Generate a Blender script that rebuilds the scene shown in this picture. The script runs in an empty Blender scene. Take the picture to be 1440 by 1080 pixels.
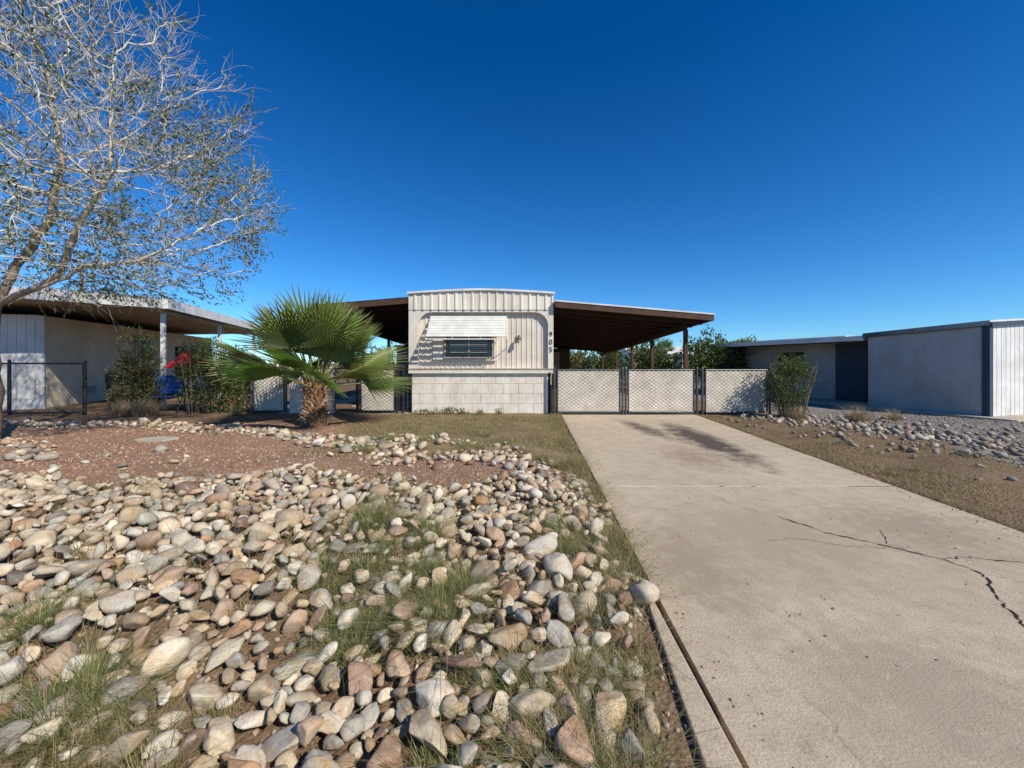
import bpy, bmesh, math, random
import numpy as np
from mathutils import Vector, Matrix, noise
R=random.Random(7); rng=np.random.default_rng(7)
scene=bpy.context.scene
COL=scene.collection

# ------------------------------------------------------------ materials
def nt_new(name):
    m=bpy.data.materials.new(name); m.use_nodes=True
    nt=m.node_tree; b=nt.nodes["Principled BSDF"]
    return m,nt,b
def mixc(nt,fac,a,b,mode='MIX'):
    n=nt.nodes.new('ShaderNodeMix'); n.data_type='RGBA'; n.blend_type=mode
    for i,v in ((0,fac),(6,a),(7,b)):
        if isinstance(v,bpy.types.NodeSocket): nt.links.new(v,n.inputs[i])
        elif i==0: n.inputs[0].default_value=v
        else: n.inputs[i].default_value=(*v,1) if len(v)==3 else v
    return n.outputs[2]
def ramp(nt,sock,p0,p1,c0=(0,0,0),c1=(1,1,1)):
    r=nt.nodes.new('ShaderNodeValToRGB'); e=r.color_ramp.elements
    e[0].position=p0; e[1].position=p1; e[0].color=(*c0,1); e[1].color=(*c1,1)
    nt.links.new(sock,r.inputs[0]); return r.outputs[0]
def noisen(nt,scale,detail=6,rough=.6,vec=None):
    n=nt.nodes.new('ShaderNodeTexNoise'); n.inputs['Scale'].default_value=scale
    n.inputs['Detail'].default_value=min(detail,4); n.inputs['Roughness'].default_value=rough
    if vec is not None: nt.links.new(vec,n.inputs['Vector'])
    return n.outputs[0]
def objco(nt):
    return nt.nodes.new('ShaderNodeTexCoord').outputs['Object']
def bump(nt,b,h,strength,dist=.01):
    n=nt.nodes.new('ShaderNodeBump'); n.inputs['Strength'].default_value=strength
    n.inputs['Distance'].default_value=dist
    nt.links.new(h,n.inputs['Height']); nt.links.new(n.outputs[0],b.inputs['Normal'])
def mat(name,col,rough=.7,ns=3,amt=.25,bs=60,bst=.2,metal=0,dirt=(.45,.4,.33),spec=.3,streak=0):
    m,nt,b=nt_new(name); co=objco(nt)
    f=ramp(nt,noisen(nt,ns,8,.65,co),.35,.75)
    lo=tuple(c*(1-amt)*d**.25 for c,d in zip(col,dirt))
    c=mixc(nt,f,col,lo)
    if streak:
        mp=nt.nodes.new('ShaderNodeMapping'); mp.inputs['Scale'].default_value=(9,9,.6); nt.links.new(co,mp.inputs[0])
        s=ramp(nt,noisen(nt,1.6,4,.7,mp.outputs[0]),.5,.75)
        c=mixc(nt,s,c,mixc(nt,1.0,c,(1-streak,1-streak*1.15,1-streak*1.35),'MULTIPLY'))
    nt.links.new(c,b.inputs['Base Color'])
    b.inputs['Roughness'].default_value=rough; b.inputs['Metallic'].default_value=metal
    b.inputs['Specular IOR Level'].default_value=spec
    if bst: bump(nt,b,noisen(nt,bs,4,.6,co),bst,.004)
    return m
def amat(name,rough=.8,ns=20,amt=.3,bs=60,bst=.3,trans=0,spec=.25,speck=0):
    m,nt,b=nt_new(name); co=objco(nt)
    at=nt.nodes.new('ShaderNodeAttribute'); at.attribute_name='Col'
    f=ramp(nt,noisen(nt,ns,8,.7,co),.3,.75)
    c=mixc(nt,f,(1,1,1),(1-amt,1-amt*1.08,1-amt*1.15))
    c=mixc(nt,1.0,at.outputs['Color'],c,'MULTIPLY')
    if speck:
        s=ramp(nt,noisen(nt,120,3,.7,co),.54,.66)
        c=mixc(nt,s,c,mixc(nt,1.0,c,(1-speck,)*3,'MULTIPLY'))
        s=ramp(nt,noisen(nt,9,5,.65,co),.5,.66)
        c=mixc(nt,s,c,mixc(nt,1.0,c,(1.05,.86,.68),'MULTIPLY'))
        s=ramp(nt,noisen(nt,22,5,.7,co),.58,.7)
        c=mixc(nt,s,c,mixc(nt,.5,c,(.68,.61,.48)))
    nt.links.new(c,b.inputs['Base Color'])
    b.inputs['Roughness'].default_value=rough; b.inputs['Specular IOR Level'].default_value=spec
    if bst: bump(nt,b,noisen(nt,bs,6,.65,co),bst,.006)
    if trans:
        t=nt.nodes.new('ShaderNodeBsdfTranslucent'); nt.links.new(c,t.inputs[0])
        mx=nt.nodes.new('ShaderNodeMixShader'); mx.inputs[0].default_value=trans
        nt.links.new(b.outputs[0],mx.inputs[1]); nt.links.new(t.outputs[0],mx.inputs[2])
        nt.links.new(mx.outputs[0],nt.nodes['Material Output'].inputs[0])
    return m
M={}
M['white']=mat('painted_siding',(.80,.74,.64),.55,1.2,.12,30,.1,streak=.15)
M['white2']=mat('painted_trim',(.80,.74,.65),.5,2,.10,30,.05,streak=.1)
M['panel']=mat('siding_panel',(.76,.68,.58),.55,1.5,.12,30,.1,streak=.12)
M['block']=mat('skirt_block',(.82,.75,.66),.8,3,.10,50,.4,streak=.1)
M['awn']=mat('awning_metal',(.80,.78,.72),.45,3,.08,30,.03)
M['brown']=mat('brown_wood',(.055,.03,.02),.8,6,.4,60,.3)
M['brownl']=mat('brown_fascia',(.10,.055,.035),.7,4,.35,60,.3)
M['galv']=mat('galvanised_pipe',(.13,.13,.135),.45,8,.3,60,.1,.5)
M['wire']=mat('galvanised_wire',(.32,.32,.32),.45,8,.3,60,.1,.5)
M['black']=mat('black_pipe',(.025,.025,.028),.5,8,.2,60,.1)
M['slat']=mat('fence_slat',(.80,.72,.60),.6,2.5,.2,60,.1,streak=.1)
M['cream']=mat('cream_wall',(.80,.70,.53),.8,1.2,.12,90,.3)
M['bluew']=mat('pale_wall',(.70,.71,.72),.75,1.2,.12,90,.3)
M['soffit']=mat('soffit',(.52,.44,.34),.8,2,.2,60,.2)
M['fwhite']=mat('white_fascia',(.80,.79,.76),.6,2,.12,60,.1,streak=.08)
M['slate']=mat('slate_trim',(.06,.085,.12),.6,2,.2,60,.1)
M['greyw']=mat('grey_stucco',(.50,.49,.47),.85,1.2,.14,120,.5,streak=.12)
M['roofw']=mat('roof_coating',(.8,.79,.77),.7,2,.2,60,.2)
M['red']=mat('red_fabric',(.6,.02,.05),.8,6,.2,60,.2)
M['blue']=mat('blue_plastic',(.03,.10,.35),.5,6,.2,60,.1)
M['dark']=mat('dark_plastic',(.02,.022,.024),.5,6,.2,60,.1)
M['tan']=mat('tan_metal',(.42,.34,.26),.7,4,.2,60,.1)
M['terra']=mat('terracotta',(.40,.17,.09),.8,4,.2,60,.2)
M['slab']=mat('pale_concrete',(.52,.46,.37),.9,2,.2,90,.4)
M['mortar']=mat('joint_mortar',(.66,.59,.47),.9,6,.3,90,.4)
m,nt,b=nt_new('window_glass'); b.inputs['Base Color'].default_value=(.02,.025,.03,1); b.inputs['Roughness'].default_value=.08
co=objco(nt); bump(nt,b,noisen(nt,2,2,.5,co),.05,.01); M['glass']=m
M['blind']=mat('blinds',(.5,.47,.42),.7,6,.1,60,.1)
M['rock']=amat('river_rock',.8,9,.3,38,.7,0,.2,.35)
M['chip']=amat('gravel_chip',.9,20,.2,60,0)
M['leaf']=amat('leaf',.5,6,.35,60,0,.3,.35)
M['blade']=amat('grass_blade',.7,6,.3,60,0,.25,.2)
M['bark']=amat('bark',.85,12,.3,50,.5)
M['palmleaf']=amat('palm_leaf',.42,4,.25,60,0,.3,.4)

# ------------------------------------------------------------ mesh helpers
def link(o,parent=None):
    COL.objects.link(o)
    if parent: o.parent=parent
    return o
def empty(name,loc=(0,0,0),rz=0):
    e=bpy.data.objects.new(name,None); e.location=loc; e.rotation_euler=(0,0,rz); e.empty_display_size=.3
    return link(e)
def fast(name,V,F,material,col=None,parent=None,smooth=True):
    V=np.asarray(V,np.float32); F=np.asarray(F,np.int32); k=F.shape[1]
    me=bpy.data.meshes.new(name)
    me.vertices.add(len(V)); me.vertices.foreach_set('co',V.ravel())
    me.loops.add(F.size); me.loops.foreach_set('vertex_index',F.ravel())
    me.polygons.add(len(F)); me.polygons.foreach_set('loop_start',np.arange(0,F.size,k,dtype=np.int32))
    me.polygons.foreach_set('loop_total',np.full(len(F),k,np.int32))
    me.update(calc_edges=True)
    me.polygons.foreach_set('use_smooth',np.full(len(F),smooth,bool))
    if col is not None:
        a=me.color_attributes.new('Col','FLOAT_COLOR','POINT')
        c=np.ones((len(V),4),np.float32); c[:,:3]=col; a.data.foreach_set('color',c.ravel())
    me.materials.append(material); me.validate()
    return link(bpy.data.objects.new(name,me),parent)
class MB:
    def __init__(s): s.v=[]; s.f=[]; s.m=[]; s.mats=[]
    def mi(s,mm):
        if mm not in s.mats: s.mats.append(mm)
        return s.mats.index(mm)
    def add(s,vs,fs,mm):
        o=len(s.v); s.v+= [tuple(v) for v in vs]; i=s.mi(mm)
        for f in fs: s.f.append([o+a for a in f]); s.m.append(i)
    def hexa(s,p,mm):
        s.add(p,[(3,2,1,0),(4,5,6,7),(0,1,5,4),(1,2,6,5),(2,3,7,6),(3,0,4,7)],mm)
    def box(s,x0,x1,y0,y1,z0,z1,mm):
        s.hexa([(x0,y0,z0),(x1,y0,z0),(x1,y1,z0),(x0,y1,z0),(x0,y0,z1),(x1,y0,z1),(x1,y1,z1),(x0,y1,z1)],mm)
    def tube(s,a,b,r,mm,n=8,r2=None):
        a=Vector(a); b=Vector(b); d=(b-a).normalized(); r2=r if r2 is None else r2
        u=d.orthogonal().normalized(); w=d.cross(u)
        vs=[]
        for p,rr in ((a,r),(b,r2)):
            for i in range(n):
                t=2*math.pi*i/n; vs.append(p+(u*math.cos(t)+w*math.sin(t))*rr)
        fs=[(i,(i+1)%n,n+(i+1)%n,n+i) for i in range(n)]+[tuple(range(n))[::-1],tuple(range(n,2*n))]
        s.add(vs,fs,mm)
    def obj(s,name,parent=None,bevel=0):
        me=bpy.data.meshes.new(name); me.from_pydata(s.v,[],s.f)
        for mm in s.mats: me.materials.append(mm)
        me.polygons.foreach_set('material_index',s.m); me.update()
        o=link(bpy.data.objects.new(name,me),parent)
        if bevel:
            bv=o.modifiers.new('bevel','BEVEL'); bv.width=bevel; bv.segments=2; bv.limit_method='ANGLE'
        return o

def sstep(a,b,x):
    t=np.clip((np.asarray(x,float)-a)/(b-a),0,1); return t*t*(3-2*t)
# ------------------------------------------------------------ terrain
def dl(y): return .72+.055*np.clip(y,0,11)
def dr(y): return 3.75+.10*np.clip(y,0,11)
def terr(x,y):
    x=np.asarray(x,float); y=np.asarray(y,float)
    n=.022*np.sin(x*2.3+1.1*np.sin(y*1.7))+.016*np.sin(y*3.1+1.3*np.sin(x*2.9))+.008*np.sin(x*7.1+y*5.3)
    L=sstep(0.0,1.2,dl(y)-x)
    zl=L*(.13-.14*sstep(3.2,1.0,y))*(1-.75*sstep(4.5,9,y))
    Rr=sstep(0.,.8,x-dr(y)); zr=Rr*.05*(1-sstep(7,10,y))
    inside=((x>dl(y)-.02)&(x<dr(y)+.02)&(y>-.4)&(y<23))
    near=1-sstep(14,25,np.hypot(x,y))
    z=zl+zr+n*near*np.clip(L+Rr,0,1)*(1-.8*sstep(8,10,y))-.012
    z=np.where(y<-.2,-.05,z)
    return np.where(inside,-.08,z)
def axis(a,b,st,far):
    c=list(np.arange(a,b+1e-6,st)); lo=[];hi=[];s=st;p=a
    while p>-far: s*=1.45; p-=s; lo.append(p)
    s=st;p=b
    while p<far: s*=1.45; p+=s; hi.append(p)
    return np.array(lo[::-1]+c+hi)
xs=axis(-12,13,.09,900); ys=axis(0,14,.09,900)
X,Y=np.meshgrid(xs,ys); Z=terr(X,Y)
V=np.stack([X,Y,Z],-1).reshape(-1,3); nx=len(xs); ny=len(ys)
I=np.arange(nx*ny).reshape(ny,nx)
F=np.stack([I[:-1,:-1],I[:-1,1:],I[1:,1:],I[1:,:-1]],-1).reshape(-1,4)
wob=.25*np.sin(X*1.9)+.2*np.sin(X*4.3+Y*2)+.12*np.sin(Y*6+X*7)
red=sstep(4.0,4.5,Y+wob)*sstep(9.0,8.2,Y+.5*wob)*sstep(-.6,-2.2,X+.6*(Y-5)+wob)
red=np.maximum(red,.8*sstep(5.4,4.6,Y+wob)*sstep(3.7,4.2,Y)*sstep(1.0,.4,X))
red=np.where(X>2,0,red)
grs=sstep(-3.6,-2.4,X+wob)*sstep(5.0,6.0,Y+wob)*(X<2)
grs=np.maximum(grs,.35*(X>3)*sstep(7.0,6.2,X+wob-.12*(Y-6)))
gry=(X>3)*sstep(6.6,7.2,X+wob)
grs=grs*(Y<13)
ground=fast('ground',V,F,M['slab'],np.stack([red,grs,gry],-1).reshape(-1,3))
m,nt,b=nt_new('ground_soil'); co=objco(nt)
at=nt.nodes.new('ShaderNodeAttribute'); at.attribute_name='Col'
sep=nt.nodes.new('ShaderNodeSeparateColor'); nt.links.new(at.outputs['Color'],sep.inputs[0])
vor=nt.nodes.new('ShaderNodeTexVoronoi'); vor.inputs['Scale'].default_value=42; nt.links.new(co,vor.inputs['Vector'])
sepv=nt.nodes.new('ShaderNodeSeparateColor'); nt.links.new(vor.outputs['Color'],sepv.inputs[0])
big=noisen(nt,1.3,8,.65,co)
dirt=mixc(nt,ramp(nt,big,.35,.7),(.30,.205,.13),(.19,.125,.08))
fine=noisen(nt,35,8,.75,co)
dirt=mixc(nt,ramp(nt,fine,.35,.7),dirt,mixc(nt,1.0,dirt,(.55,.52,.5),'MULTIPLY'))
redc=mixc(nt,sepv.outputs[0],(.40,.22,.14),(.25,.135,.085))
redc=mixc(nt,ramp(nt,sepv.outputs[1],.8,.83),redc,(.46,.36,.28))
redc=mixc(nt,ramp(nt,big,.42,.62),redc,mixc(nt,.6,redc,(.27,.185,.12)))
gryc=mixc(nt,sepv.outputs[0],(.34,.30,.26),(.17,.15,.13))
grc=mixc(nt,ramp(nt,noisen(nt,5,8,.7,co),.38,.65),(.34,.25,.15),(.20,.17,.085))
grc=mixc(nt,ramp(nt,fine,.35,.7),grc,mixc(nt,1.0,grc,(.6,.58,.53),'MULTIPLY'))
c=mixc(nt,sep.outputs[0],dirt,redc); c=mixc(nt,sep.outputs[1],c,grc); c=mixc(nt,sep.outputs[2],c,gryc)
nt.links.new(c,b.inputs['Base Color']); b.inputs['Roughness'].default_value=.95; b.inputs['Specular IOR Level'].default_value=.1
ad=nt.nodes.new('ShaderNodeMath'); ad.operation='ADD'; nt.links.new(vor.outputs['Distance'],ad.inputs[0]); nt.links.new(fine,ad.inputs[1])
bump(nt,b,ad.outputs[0],.8,.012)
ground.data.materials[0]=m

# ------------------------------------------------------------ driveway
m,nt,b=nt_new('driveway_concrete'); co=objco(nt)
big=noisen(nt,.7,8,.6,co); med=noisen(nt,4,10,.7,co); fi=noisen(nt,90,6,.7,co)
c=mixc(nt,ramp(nt,big,.3,.7),(.62,.515,.375),(.54,.44,.315))
c=mixc(nt,ramp(nt,med,.45,.7),c,mixc(nt,1.0,c,(.84,.82,.79),'MULTIPLY'))
c=mixc(nt,ramp(nt,noisen(nt,14,5,.75,co),.52,.66),c,mixc(nt,1.0,c,(.84,.82,.80),'MULTIPLY'))
c=mixc(nt,ramp(nt,fi,.45,.75),c,mixc(nt,1.0,c,(.70,.70,.70),'MULTIPLY'))
c=mixc(nt,ramp(nt,noisen(nt,170,2,.5,co),.66,.70),c,(.20,.16,.12))
def spot(c,cx,cy,sx,sy,rz,colr,lo,hi,ns=3):
    mp=nt.nodes.new('ShaderNodeMapping'); mp.vector_type='TEXTURE'
    mp.inputs['Location'].default_value=(cx,cy,0); mp.inputs['Scale'].default_value=(sx,sy,1); mp.inputs['Rotation'].default_value=(0,0,rz)
    nt.links.new(co,mp.inputs[0]); g=nt.nodes.new('ShaderNodeTexGradient'); g.gradient_type='SPHERICAL'; nt.links.new(mp.outputs[0],g.inputs[0])
    mu=nt.nodes.new('ShaderNodeMath'); mu.operation='MULTIPLY'; nt.links.new(g.outputs[1],mu.inputs[0]); nt.links.new(noisen(nt,ns,8,.7,co),mu.inputs[1])
    return mixc(nt,ramp(nt,mu.outputs[0],lo,hi),c,colr)
c=spot(c,3.35,6.9,.6,3.2,-.05,(.10,.08,.062),.13,.36,4)
c=spot(c,2.7,8.0,.5,2.4,.1,(.16,.125,.095),.18,.42,5)
c=spot(c,2.6,5.6,.9,1.6,0,(.36,.28,.195),.2,.45,6)
c=spot(c,2.0,3.0,1.8,1.6,.3,(.42,.335,.235),.17,.42,5)
c=spot(c,1.2,2.6,.6,1.3,0,(.38,.30,.205),.18,.42,9)
c=spot(c,3.3,3.2,1.2,1.2,0,(.38,.30,.21),.18,.42,9)
c=spot(c,1.7,1.6,1.0,.8,0,(.41,.33,.235),.18,.4,9)
nt.links.new(c,b.inputs['Base Color']); b.inputs['Roughness'].default_value=.85; b.inputs['Specular IOR Level'].default_value=.25
ad=nt.nodes.new('ShaderNodeMath'); ad.operation='ADD'; nt.links.new(fi,ad.inputs[0]); nt.links.new(med,ad.inputs[1])
bump(nt,b,ad.outputs[0],.65,.008)
M['conc']=m
mb=MB()
cuts=[-.3,4.27,10.15,16.0,22.5]
for a,bb in zip(cuts[:-1],cuts[1:]):
    n=14; pts=[(dl(a+(bb-a)*i/n),a+.007+(bb-a-.014)*i/n) for i in range(n+1)]
    pr=[(dr(a+(bb-a)*i/n),a+.007+(bb-a-.014)*i/n) for i in range(n+1)]
    for i in range(n):
        p=[pts[i],pr[i],pr[i+1],pts[i+1]]
        mb.add([(x,y,0) for x,y in p],[(0,1,2,3)],M['conc'])
        mb.add([(pts[i][0],pts[i][1],-.1),(pts[i+1][0],pts[i+1][1],-.1),(pts[i+1][0],pts[i+1][1],0),(pts[i][0],pts[i][1],0)],[(0,1,2,3)],M['conc'])
        mb.add([(pr[i][0],pr[i][1],-.1),(pr[i+1][0],pr[i+1][1],-.1),(pr[i+1][0],pr[i+1][1],0),(pr[i][0],pr[i][1],0)],[(3,2,1,0)],M['conc'])
mb.obj('driveway')
mb=MB()
yy=4.27; x=float(dl(yy))+.02
while x<float(dr(yy))-.55:
    w_=R.uniform(.15,.4); h_=R.uniform(.009,.017)
    mb.box(x,x+w_,yy-h_,yy+h_,-.03,.003,M['mortar']); x+=w_+(.0 if R.random()<.8 else .05)
mb.box(float(dl(10.15))+.01,float(dr(10.15))-.01,10.143,10.157,-.05,-.001,M['slab'])
mb.obj('expansion_joint_filler')
mb=MB()
mb.hexa([(.44,-.2,-.1),(.705,-.2,-.1),(.80,2.25,-.1),(.765,2.25,-.1),(.44,-.2,.018),(.705,-.2,.018),(.80,2.25,.018),(.765,2.25,.018)],M['conc'])
mb.obj('concrete_edging',bevel=.008)
mb=MB()
asph=mat('asphalt',(.06,.058,.055),.9,2,.2,150,.6)
mb.add([(-300,-9,-.046),(300,-9,-.046),(300,-.3,-.046),(-300,-.3,-.046)],[(0,1,2,3)],asph); mb.obj('street')
def crack(mb,pts,w,mm,z=.004):
    P=[]
    for (a,c2) in zip(pts[:-1],pts[1:]):
        L=math.hypot(c2[0]-a[0],c2[1]-a[1]); n=max(2,int(L/.03))
        for i in range(n):
            t=i/n; P.append((a[0]+(c2[0]-a[0])*t+R.gauss(0,.010),a[1]+(c2[1]-a[1])*t+R.gauss(0,.010)))
    P.append(pts[-1]); vs=[];fs=[]
    for i,p in enumerate(P):
        q=P[min(i+1,len(P)-1)]; o=P[max(i-1,0)]; dx,dy=q[0]-o[0],q[1]-o[1]; l=math.hypot(dx,dy)+1e-9
        ww=w*R.uniform(.25,1.3)*min(1,.25+i/6,.25+(len(P)-1-i)/6)
        vs+=[(p[0]-dy/l*ww,p[1]+dx/l*ww,z),(p[0]+dy/l*ww,p[1]-dx/l*ww,z)]
        if i: fs.append((2*i-2,2*i-1,2*i+1,2*i))
    mb.add(vs,fs,mm)
ck=mat('crack_void',(.06,.045,.033),1,9,.2,60,0,spec=0)
mb=MB()
crack(mb,[(2.32,3.45),(2.5,3.1),(2.78,2.85),(2.95,2.68),(3.02,2.52),(2.75,2.2),(2.6,1.95),(2.45,1.85),(2.4,1.6),(2.2,1.3)],.006,ck)
crack(mb,[(2.95,2.68),(3.12,2.72),(3.3,2.66),(3.5,2.64)],.005,ck)
crack(mb,[(2.9,2.72),(2.8,2.9),(3.0,3.2)],.0025,ck)
crack(mb,[(2.78,2.85),(2.45,2.87),(2.2,3.0),(1.9,2.96)],.002,ck)
crack(mb,[(3.02,2.52),(3.2,2.35),(3.3,2.1)],.002,ck)
crack(mb,[(2.32,3.45),(2.1,3.7),(2.05,4.0),(1.9,4.26)],.0016,ck)
crack(mb,[(1.15,1.25),(1.2,1.45),(1.17,1.6)],.0008,ck)
mb.obj('driveway_cracks')

# ------------------------------------------------------------ rocks
def ico(sub):
    bm=bmesh.new(); bmesh.ops.create_icosphere(bm,subdivisions=sub,radius=1)
    v=np.array([q.co[:] for q in bm.verts]); f=np.array([[q.index for q in p.verts] for p in bm.faces]); bm.free(); return v,f
ICO={k:ico(k) for k in (1,2,3,4)}
def rshape(sub,ang):
    v,f=ICO[sub]; v=v.copy()
    off=Vector((R.uniform(-50,50),R.uniform(-50,50),R.uniform(-50,50)))
    for _ in range(R.randint(5,10)):
        n=rng.normal(size=3); n/=np.linalg.norm(n); d=R.uniform(.42,.8) if ang else R.uniform(.65,.9)
        pr=v@n; k=np.clip(pr-d,0,None); v-=np.outer(k*.94,n)
    for i in range(len(v)):
        v[i]*=1+.16*noise.noise(Vector(v[i])*1.3+off)+.05*noise.noise(Vector(v[i])*3.5+off)+.02*noise.noise(Vector(v[i])*9+off)
    v/=np.abs(v).max()
    return v,f
SH={s:[rshape(s,i%4!=0) for i in range(24)] for s in (1,2,3,4)}
PAL=[((.62,.52,.36),5),((.70,.61,.45),6),((.75,.68,.55),5),((.54,.42,.28),4),((.40,.36,.30),2),((.50,.46,.38),3),((.30,.27,.22),1.4),((.60,.44,.31),2.6),((.50,.34,.24),1),((.55,.34,.19),.5),((.50,.48,.38),2),((.28,.19,.14),.5)]
PC=[p[0] for p in PAL]; PW=[p[1] for p in PAL]
def rotm(yaw,t1,t2):
    return np.array(Matrix.Rotation(yaw,3,'Z')@Matrix.Rotation(t1,3,'X')@Matrix.Rotation(t2,3,'Y'))
def build_rocks(name,items,pal=None,tilt=.45):
    Vs=[];Fs=[];Cs=[];o=0
    for (x,y,r,z) in items:
        d=math.hypot(x,y); s=4 if (d<1.9 and r>.055) else 3 if (d<3.4 and r>.03) else 2 if (r>.02 and d<8) else 1
        v,f=R.choice(SH[s])
        a=R.uniform(1.0,1.5);bq=R.uniform(.7,1.05);cc=R.uniform(.45,.85)
        v=v*np.array([a,bq,cc])*r
        v=v@rotm(R.uniform(0,6.28),R.gauss(0,tilt),R.gauss(0,tilt)).T+np.array([x,y,z+r*cc*.45])
        c=np.array(R.choices(pal or PC,None if pal else PW)[0])*R.uniform(.72,1.12)
        Vs.append(v);Fs.append(f+o);Cs.append(np.tile(c,(len(v),1)));o+=len(v)
    print(name,len(items),o)
    return fast(name,np.vstack(Vs),np.vstack(Fs),M['rock'],np.vstack(Cs))
def scatter(n,samp,dens,rr,grid,items,ov,lift=0):
    for _ in range(n):
        x,y=samp()
        if R.random()>dens(x,y): continue
        r=R.uniform(*rr); gx,gy=int(math.floor(x/.25)),int(math.floor(y/.25)); ok=True
        for i in (-1,0,1):
            for j in (-1,0,1):
                for (a,c,q) in grid.get((gx+i,gy+j),()):
                    if (a-x)**2+(c-y)**2<((q+r)*ov)**2: ok=False;break
                if not ok:break
            if not ok:break
        if not ok: continue
        grid.setdefault((gx,gy),[]).append((x,y,r))
        items.append((x,y,r,float(terr(x,y))+lift*R.random()))
def seg(p,a,b):
    ax,ay=a;bx,by=b;dx,dy=bx-ax,by-ay;t=max(0,min(1,((p[0]-ax)*dx+(p[1]-ay)*dy)/(dx*dx+dy*dy)))
    return math.hypot(p[0]-ax-t*dx,p[1]-ay-t*dy)
def poly_d(p,P): return min(seg(p,a,b) for a,b in zip(P[:-1],P[1:]))
WEEDS=[(-.95,2.35,.24),(-.78,1.95,.18),(-1.05,2.9,.18),(-.6,2.75,.12),(.38,2.85,.3),(-.30,2.2,.13),(-.35,2.0,.1),(-.5,2.35,.10),(-1.7,1.5,.14),(-2.3,1.9,.10)]
def d_field(x,y):
    if x<-1.31*y-1.6: return 0
    top=4.1+.18*math.sin(x*1.9)+.12*math.sin(x*5+1)
    if y>top: return 0
    e=float(dl(y))-x
    if e<.14+.08*math.sin(y*5): return 0
    if y<2.1 and e<.2+.13*(2.1-y): return 0
    for (a,c,q) in WEEDS:
        if math.hypot(x-a,y-c)<q*.85: return .2
    if e<.4: return .6
    return 1
samp=lambda:(R.uniform(-7.5,.85),R.uniform(.75,4.45))
grid={};items=[]
scatter(110,samp,d_field,(.085,.115),grid,items,.86,.03)
scatter(900,samp,d_field,(.056,.08),grid,items,.8,.06)
scatter(13000,samp,d_field,(.038,.056),grid,items,.74,.06)
scatter(22000,samp,d_field,(.024,.038),grid,items,.72,.05)
scatter(14000,samp,lambda x,y:.8*(d_field(x,y)>0),(.012,.024),grid,items,.8,.0)
build_rocks('river_rock_bed',items)
B1=[(-10.6,8.3),(-8.2,8.25),(-6.7,8.0),(-4.9,7.3),(-3.0,6.3)]
B2=[(-3.0,6.3),(-1.9,5.9),(-1.5,5.1),(-.7,5.2),(-.1,5.0),(.45,4.5),(.7,4.1)]
B3=[(-9.2,6.5),(-7.2,5.9),(-6.1,5.0)]
B5=[(-2.6,6.6),(-1.2,6.3),(-.1,5.9),(.3,5.2)]
def d_b(x,y):
    if x>dl(y)-.15: return 0
    d=min(poly_d((x,y),B1)*1.0,poly_d((x,y),B2)*.9)
    k=1 if d<.26 else (.2 if d<.42 else .0)
    d3=poly_d((x,y),B3); k=max(k,.35 if d3<.2 else 0)
    d5=poly_d((x,y),B5); k=max(k,.35 if d5<.22 else 0)
    if y<5.4: k=max(k,.012)
    return k
samp2=lambda:(R.uniform(-11,.9),R.uniform(4.0,8.9))
grid={};items=[]
scatter(1000,samp2,d_b,(.06,.095),grid,items,.85,.02)
scatter(7000,samp2,d_b,(.035,.06),grid,items,.85,.02)
scatter(9000,samp2,d_b,(.018,.035),grid,items,.85,.0)
items+=[(-.85,4.62,.13,.05),(.15,4.3,.1,.05),(-1.45,5.5,.11,.05),(-.2,5.25,.12,.04)]
build_rocks('rock_border',items,None,.3)
B4=[(6.3,9.3),(7.2,8.2),(7.4,7.2),(7.6,5.9),(7.5,5.0),(7.4,3.5)]
def d_c(x,y):
    d=poly_d((x,y),B4); return 1 if d<.3 else (.35 if d<.75 else (.04 if d<2.4 else 0))*(x>dr(y)+.3)
samp3=lambda:(R.uniform(4.6,10),R.uniform(2.5,10))
grid={};items=[]
scatter(2500,samp3,d_c,(.05,.09),grid,items,.85,.02)
scatter(6000,samp3,d_c,(.03,.05),grid,items,.85,.02)
GP=[(.40,.36,.31),(.50,.45,.38),(.28,.25,.21),(.56,.50,.41),(.37,.28,.2)]
build_rocks('rock_border',items,GP,.3)
def chips(name,n,samp,dens,pal,rr):
    bm=bmesh.new(); bmesh.ops.create_icosphere(bm,subdivisions=1,radius=1)
    bv=np.array([q.co[:] for q in bm.verts]); bf=np.array([[q.index for q in p.verts] for p in bm.faces]); bm.free()
    P=[]
    while len(P)<n:
        x,y=samp()
        if R.random()<dens(x,y): P.append((x,y))
    P=np.array(P); z=np.maximum(terr(P[:,0],P[:,1]),np.where((P[:,0]>dl(P[:,1]))&(P[:,0]<dr(P[:,1])),0,-1)); r=rng.uniform(*rr,size=n)
    ax=rng.uniform(.5,1.3,size=(n,3)); jit=rng.uniform(.7,1.15,size=(n,len(bv),1))
    th=rng.uniform(0,6.28,n); c,s=np.cos(th),np.sin(th)
    v=bv[None]*jit*ax[:,None,:]*r[:,None,None]
    vx=v[...,0]*c[:,None]-v[...,1]*s[:,None]; vy=v[...,0]*s[:,None]+v[...,1]*c[:,None]
    v=np.stack([vx+P[:,0:1],vy+P[:,1:2],v[...,2]+(z+r*.25)[:,None]],-1)
    F=bf[None]+np.arange(n)[:,None,None]*len(bv)
    pc=np.array(pal)[rng.integers(0,len(pal),n)]*rng.uniform(.7,1.2,size=(n,1))
    fast(name,v.reshape(-1,3),F.reshape(-1,3),M['chip'],np.repeat(pc,len(bv),0),smooth=False)
def dred(x,y):
    w=.25*math.sin(x*1.9)+.2*math.sin(x*4.3+y*2)
    a=float(sstep(3.9,4.4,y+w)*sstep(9,8,y)*sstep(-.3,-1.9,x+.6*(y-5)+w)); return max(a,.5*(y<5.2)*(x<dl(y)-.1))*(1 if y<6 else .5)
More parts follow.
